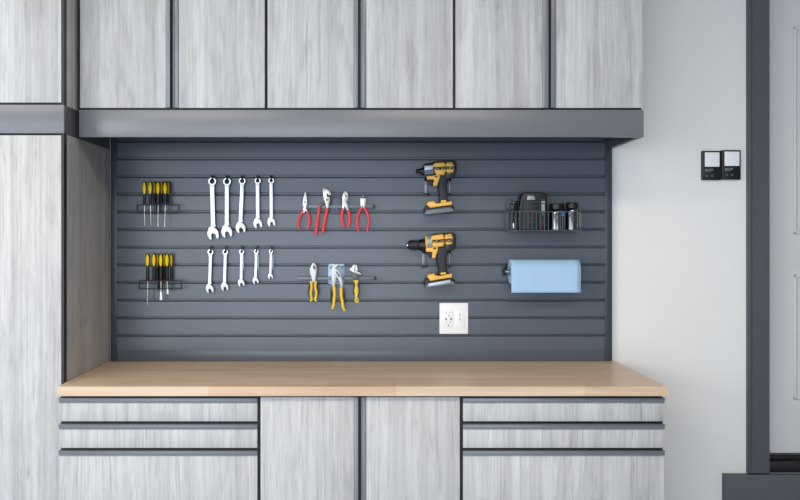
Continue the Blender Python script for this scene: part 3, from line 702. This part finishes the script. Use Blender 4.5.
MB().prism([(433.2, 161.9), (436, 161), (446, 160.4), (454, 160.2), (456.6, 162.4), (456.8, 167), (456.2, 173.6), (453.4, 177), (449.8, 178.6), (446, 178), (445, 172.4), (447, 171.8), (447, 163), (445.6, 161.8)], .036, .090, .006, 3).build('rear_cap', BLACK, t)
MB().prism([(427, 176), (434, 175.2), (439.6, 174.6), (440.2, 177.4), (438.6, 182), (437.4, 185.8), (433.2, 186.2), (433.4, 183), (434.4, 179.6), (430.6, 179.4), (427.6, 179.6)], .040, .088, .004, 3).build('trigger_guard', ORNG, t)
MB().prism([(434.2, 176.2), (438, 175.8), (437.6, 177.2), (434.8, 177.4)], .084, .0885, .0006).build('direction_switch', INK, t)
MB().prism([(429, 179.6), (434, 179.8), (433, 183), (432.8, 186), (430.8, 184.4), (429.4, 182)], .052, .076, .003, 3).build('trigger', BLACK, t)
MB().prism([(439.4, 174.8), (447, 173), (450, 177), (448.2, 180.4), (447, 185), (447.4, 191), (447.8, 199), (449.8, 202.4), (438.6, 203.4), (440, 199), (439.4, 193), (438, 187.4), (439, 181)], .044, .084, .009, 4).build('grip', GREYP, t)
MB().prism([(426.4, 204.6), (428.4, 201.8), (433.4, 200.8), (435.4, 202.2), (436.8, 203.2), (444, 202.2), (451, 201.2), (452.2, 202.4), (452.2, 205), (440, 206.6), (430, 208), (428.6, 206.2)], .030, .098, .005, 3).build('battery_seat', ORNG, t)
MB().prism([(441, 200.4), (446.4, 200), (446.4, 202), (441, 202.6)], .05, .0845, .001).build('gauge', YELG, t)
MB().prism([(424.2, 209.6), (426.6, 205), (428.8, 206.6), (430, 208.2), (452, 205), (454.2, 206.8), (454.4, 209.4), (440, 209.8), (426, 212.4)], .032, .096, .004, 3).build('battery_latch', BLACK, t)
MB().prism([(426.6, 210), (436, 208.8), (450.4, 207), (452.4, 208), (454, 210.2), (453.6, 211.8), (440, 213.2), (425.4, 215), (425, 212.6)], .029, .099, .004, 3).build('battery', BATG, t)
sc = (D0-.096)/F
letters('BOSTITCH', 3.3*sc, INK, t, W(444.0, 168.2, .0966), rot=.035, width=21.6*sc)
# drill
dh = drill_holder(424, 449.8, 250, 267.6, 'double hook behind the yellow drill with the large black chuck'); arms(dh, [(426.4, 253.2, .5), (449.6, 252.4, .5)])
t = thing('cordless_drill', 'yellow and black cordless drill with long black chuck, below the impact driver', 'drill', W(440, 287, dm), GD)
nose(t, 'drive_bit', 245.3, [(405.9, .9), (406.4, 1.5), (408.4, 1.7)], CHROME)
ck = nose(t, 'chuck', 245.1, [(407.9, 1.8), (408.2, 3.2), (409.8, 4.6), (411, 4.9), (417.6, 4.9), (418, 4.5), (418.6, 4.5), (419, 5.4), (422, 6.0), (425.4, 6.7)], BLACK)
m = MB(); sc = (D0-dm)/F
for k in range(12):
    a = 2*PI*k/12; c = W(411, 245.1, dm)
    m.tube([c+Vector((0, math.cos(a), math.sin(a)))*4.8*sc, c+Vector((6.4*sc, 4.8*sc*math.cos(a), 4.8*sc*math.sin(a)))], .45*sc, 6)
m.build('ribs', GREYP, ck)
nose(t, 'yellow_ring', 242.8, [(425, 6.6), (425.3, 7.0), (427, 7.0), (427.4, 6.6)], ORNG)
nose(t, 'torque_collar', 242.2, [(427.2, 6.6), (428, 7.0), (430.6, 7.2), (432.4, 7)], SILV)
h1 = MB().prism([(431, 237.8), (432.6, 235.4), (442.6, 234), (444, 235.6), (445, 238), (445, 243), (443.6, 246.6), (434.4, 247.6), (432.6, 246), (431.2, 242)], .031, .0955, .008, 4).build('motor_housing', ORNG, t)
MB().prism([(445, 234.8), (451.4, 233.6), (453, 236.4), (453.4, 240), (452.4, 244.6), (447, 245.6), (445.2, 243)], .034, .0950, .008, 4).build('vent_cover', ORNG, t)
v = MB()
for y in (235.6, 238.3, 241.2, 244): v.prism([(446.8, y+.3), (452, y-.1), (452, y+.35), (446.8, y+.75)], .09, .0955, 0)
v.build('vents', INK, t)
MB().prism([(432, 234.6), (436, 233.4), (446, 232.6), (453.4, 232.4), (456, 234.6), (456.4, 240), (455.6, 246.6), (453, 250), (449.8, 251.8), (446, 250), (444, 245.4), (446, 244), (446, 235.4), (444.4, 234)], .036, .090, .006, 3).build('rear_cap', BLACK, t)
MB().prism([(425.6, 248), (431, 247.6), (438, 247), (438.2, 250), (436.8, 254), (435.6, 258), (432.2, 258.4), (432, 255), (432.6, 252.2), (429, 252), (426.2, 252.2)], .040, .088, .004, 3).build('trigger_guard', ORNG, t)
MB().prism([(433, 248), (436.2, 247.8), (436, 249.2), (433.4, 249.4)], .084, .0885, .0006).build('direction_switch', INK, t)
MB().prism([(428, 252), (432.6, 252.2), (431.6, 255), (431.6, 258), (429.6, 256.8), (428.2, 254.4)], .052, .076, .003, 3).build('trigger', BLACK, t)
MB().prism([(437.8, 247.4), (446, 245.6), (449.6, 250), (447.6, 254), (446.6, 259), (447, 265), (447.4, 271), (449.6, 274.6), (437.6, 275.4), (439, 271), (438, 265), (436.4, 259), (437.4, 252)], .044, .084, .009, 4).build('grip', GREYP, t)
MB().prism([(427, 277), (429.4, 274.4), (434.2, 273.4), (435.6, 275.4), (440, 276), (451.6, 273.6), (452.4, 275), (452.2, 277.6), (440, 279.4), (430.4, 281.2), (428.8, 279)], .030, .098, .005, 3).build('battery_seat', ORNG, t)
MB().prism([(440.6, 272.6), (446, 272.2), (446, 274.2), (440.6, 274.8)], .05, .0845, .001).build('gauge', YELG, t)
MB().prism([(424.4, 283), (425.4, 279.4), (428.2, 278), (430.4, 281.2), (451.4, 277.6), (454.6, 279.6), (455.4, 283), (440, 284.4), (425.6, 286.6)], .032, .095, .004, 3).build('battery_latch', BLACK, t)
MB().prism([(428.2, 283.6), (450, 279.8), (450.8, 282.4), (428.8, 286.6)], .09, .1005, .0015).build('battery_label', LSILV, t)
MB().prism([(425.4, 285), (428, 284), (450.6, 281), (454.4, 281.6), (454.6, 284), (440, 286.2), (426, 288)], .029, .099, .003, 3).build('battery', BATG, t)
sc = (D0-.096)/F
letters('BOSTITCH', 3.3*sc, INK, t, W(443.0, 240.8, .0966), rot=.05, width=21.4*sc)

# ---------------------------------------------------------------- basket and what is in it
BF = .135; BK = .034
x0 = 507.6; x1 = 581.2; yt_ = 211.6; yb_ = 230.6
XA = W(x0, 0, BF).x; XB = W(x1, 0, BF).x; ZT = W(0, yt_, BF).z; ZB = W(0, yb_, BF).z
t = thing('wire_basket', 'dark wire basket hung on the slatted panel above the towel roll', 'basket', ((XA+XB)/2, -PT, ZB))
m = MB(); r = .0015; TP = .006
for z in (ZT, ZB): m.tube([(XA+TP, -BK, z), (XA, -BF, z), (XB, -BF, z), (XB-TP, -BK, z), (XA+TP, -BK, z)], r*1.3, 6)
m.build('rim', BWIRE, t)
m = MB(); n = 18
for k in range(n+1):
    x = XA+(XB-XA)*k/n
    xk = XA+TP+(XB-XA-2*TP)*k/n
    m.tube([(x, -BF, ZT), (x, -BF, ZB), (xk, -BK, ZB), (xk, -BK, ZT)], r, 6)
for k in range(1, 4):
    y = -BF+(BF-BK)*k/4; q = TP*k/4; m.tube([(XA+q, y, ZT), (XA+q, y, ZB), (XB-q, y, ZB), (XB-q, y, ZT)], r*.9, 6)
m.build('wires', BWIRE, t)
m = MB()
for px in (520, 568):
    m.pbox(px-2, 210, px+2, 229, PT+.0004, BK, .0005).pbox(px-2, 211.6, px+2, 213, .012, PT+.002)
m.build('brackets', DSTEEL, t)
zf = ZB+.0022      # the wires of the floor
def bw(px, d): return W(px, 0, d).x
# black charger
xa = W(519.8, 0, .115).x; xb = W(547.4, 0, .115).x
zt = W(0, 192.2, .115).z
t = thing('battery_charger', 'black box shaped battery charger standing in the wire basket', 'charger', ((xa+xb)/2, -.08, zf))
b = bmesh.new()
MBc = MB()
sx = (D0-.115)/F
zpx = VY+(EYE-zf)*F/(D0-.115)
MBc.prism([(520.4, zpx), (519.4, 222), (519.6, 205), (521, 197), (523, 193.2), (526, 192), (543, 192.4), (546, 193.6), (547.2, 197), (547.8, 210), (547.6, 222), (547, zpx)], .046, .115, .006, 3)
body = MBc.build('body', BLACK, t)
MB().prism([(525, 201), (538.4, 201), (538.4, 229), (525, 229)], .112, .1185, .002).build('front_panel', GREYP, t)
rb = MB()
for k in range(6): rb.prism([(526, 203.4+k*4), (537.4, 203.4+k*4), (537.4, 205+k*4), (526, 205+k*4)], .118, .1202, .0004)
rb.build('grille', BLACK, t)
MB().prism([(527.4, 196), (534, 195.8), (535.6, 199.8), (527, 200)], .113, .1175, .0008).build('label_plate', SILV, t)
lp = MB().prism([(540.8, 198.4), (545.4, 198.4), (545.8, 227), (541, 227)], .113, .1172, .0008).build('side_label', GREYP, t)
MB().prism([(541.4, 201.2), (545, 201.2), (545.2, 203), (541.4, 203)], .117, .1182).prism([(541.6, 204), (544.6, 204), (544.8, 211), (541.6, 211)], .117, .118).build('label_print', SILV, lp)
MB().prism([(542, 212.4), (544.8, 212.4), (544.8, 215.6), (542, 215.6)], .117, .1182).build('green_light', GREEN, lp)
MB().prism([(541.4, 221.6), (543.6, 221.6), (543.6, 224.4), (541.4, 224.4)], .117, .1182).build('red_light', REDC, lp)
MB().ptube([(522.6, 200), (522, 210), (522.2, 226)], .117, [.8, .9, .8], 8).ptube([(539.6, 196), (539.8, 210), (539.8, 226)], .116, [.5, .6, .5], 8).build('ribs', GREYP, t)
# black coiled cord at the left
t = thing('charger_cord', 'black coiled cable bundle at the left end of the wire basket', 'cable', (bw(513.5, .09), -.09, zf))
m = MB()
for k in range(5):
    pts = []
    cx = 514.6+k*.35; dd = .072+.011*k; rx = 3.4-.2*(k % 2); yc = (200.6+zpx-1.5)/2+.3; ry = (zpx-1.6-yc)-.3*k
    for j in range(25):
        a = 2*PI*j/24; pts.append((cx+rx*math.cos(a), yc+ry*math.sin(a), dd+.002*math.sin(3*a)))
    m.ptube(pts, 0, .75, 8)
m.build('coil', BLACK, t)
m = MB(); pts = [(509.3+4.3*math.cos(a), 205.2+5.6*math.sin(a), .10) for a in [2*PI*j/20 for j in range(21)]]
m.ptube(pts, 0, .38, 8).build('loop', BLACK, t)
MB().prism([(510.8, 203), (513.6, 201.6), (517.6, 201), (519, 204), (518.2, 211), (512, 212)], .07, .108, .003).build('plug', BLACKG, t)
MB().prism([(512.6, 223), (514.4, 222.8), (515, 228.6), (513.2, 228.8)], .119, .122, .0006).build('glint_sliver', CHROME, t)  # bright chrome sliver added to stand for the white glint on the cord
# steel cans
def can(pl, pr, ytop, d, lab, mm):
    R = (W(pr, 0, d).x-W(pl, 0, d).x)/2; cx = (W(pr, 0, d).x+W(pl, 0, d).x)/2
    t = thing('metal_canister', lab, 'canister', (cx, -d, zf), 'metal canisters in the basket')
    zt = W(0, ytop, d).z; H = zt-zf
    MB().lathe((cx, -d, zf), (0, 0, 1), [(0, R*.9), (.002, R), (H*.66, R), (H*.74, R*.9), (H*.78, R*.82)], 32).build('body', mm, t)
    MB().lathe((cx, -d, zf+H*.775), (0, 0, 1), [(0, R*.90), (H*.02, R*.98), (H*.19, R*.98), (H*.22, R*.9)], 32).build('lid', BLACK, t)
MIRR = mat('mirror_steel', (120, 124, 130), .16, 1, var=.01)
can(549.4, 564.4, 203.6, .088, 'shiny steel canister with black lid next to the charger in the basket', MIRR)
can(565.8, 578.4, 202.4, .086, 'shiny steel canister with black lid at the right end of the basket', MIRR)
t = thing('carabiner', 'small thin steel carabiner hanging at the right end of the basket', 'carabiner', W(579, 213, .12))
MB().ptube([(577.6, 213.4), (580, 213), (580, 227), (577.4, 227.4), (577.2, 214)], .118, .35, 6).build('frame', STEEL, t)
t = thing('marker_pen', 'slim dark marker with a bright blue cap between the two canisters', 'marker', W(563.2, zpx, .118))
x = W(563, 0, .118).x; z1 = W(0, 216, .118).z
MB().lathe((x, -.118, zf), (0, 0, 1), [(0, .004), (.001, .0052), (z1-zf, .0052)], 14).build('barrel', BLACKG, t)
MB().lathe((x, -.118, z1), (0, 0, 1), [(0, .006), (.014, .006), (.016, .005)], 14).build('cap', BLUEB, t)

# ---------------------------------------------------------------- paper towel roll
RC = .076; RR = .048; xa = (511.6-VX)*(D0-.125)/F; xb = (580.8-VX)*(D0-.125)/F
zc = EYE-(271.7-VY)*(D0-.1)/F
t = thing('paper_towel_roll', 'pale blue paper towel roll hanging on the slatted panel', 'paper towels', ((xa+xb)/2, -RC, zc))
m = MB(); b = bmesh.new(); n = 48; secs = []
for x, ro, ri in ((xa, RR-.0015, .020), (xa+.002, RR, .0195), (xb-.002, RR, .0195), (xb, RR-.0015, .020)):
    secs.append(([b.verts.new((x, -RC+ro*math.cos(2*PI*i/n), zc+ro*math.sin(2*PI*i/n))) for i in range(n)], [b.verts.new((x, -RC+ri*math.cos(2*PI*i/n), zc+ri*math.sin(2*PI*i/n))) for i in range(n)]))
for (o1, i1), (o2, i2) in zip(secs, secs[1:]):
    for i in range(n):
        j = (i+1) % n; b.faces.new((o1[i], o1[j], o2[j], o2[i])); b.faces.new((i1[i], i2[i], i2[j], i1[j]))
for (oo, ii) in (secs[0], secs[-1]):
    for i in range(n):
        j = (i+1) % n; b.faces.new((oo[i], oo[j], ii[j], ii[i]))
bmesh.ops.recalc_face_normals(b, faces=b.faces[:])
m.merge(b).build('roll', TOWEL, t)
b = bmesh.new(); rows = []
zend = W(0, 292.8, .126).z
path = [(-RC-(RR+.0008)*math.sin(a), zc+(RR+.0008)*math.cos(a)) for a in [PI*j/24 for j in range(2, 13)]]
path += [(-RC-RR-.0008-.0006*math.sin(k), zc+(zend-zc)*k/8) for k in range(1, 9)]
for y, z in path:
    rows.append([b.verts.new((xa-.0008+(xb-xa+.0016)*i/12, y+.0006*math.sin(i*1.1+z*40), z)) for i in range(13)])
for r1, r2 in zip(rows, rows[1:]):
    for i in range(12): b.faces.new((r1[i], r1[i+1], r2[i+1], r2[i]))
o = MB().merge(b).build('hanging_sheet', TOWEL, t)
so = o.modifiers.new('thickness', 'SOLIDIFY'); so.thickness = .0008; so.offset = 0
MB().lathe((xa+.001, -RC, zc), (1, 0, 0), [(0, .0175), (0, .0192), (xb-xa-.002, .0192), (xb-xa-.002, .0175), (0, .0175)], 24, caps=False).build('core', CARD, t)
t = thing('towel_holder', 'dark bracket and rod holding the blue paper towel roll', 'holder', ((xa+xb)/2, -PT, zc))
m = MB()
m.tube([(xa-.016, -RC, zc), (xb+.012, -RC, zc)], .006, 10)
m.build('rod', CHROME, t)
for s_, x in ((-1, xa-.012), (1, xb+.0105)):
    m = MB().tube([(x, -PT-.001, zc), (x, -.05, zc), (x, -RC, zc)], [.008, .007, .009], 10)
    m.box(x-.010, x+.010, -PT-.003, -PT-.0003, zc-.018, zc+.024, .001)
    m.build('side_arm', BLACK, t)

for o in ALL:
    if '_w' in o: del o['_w']
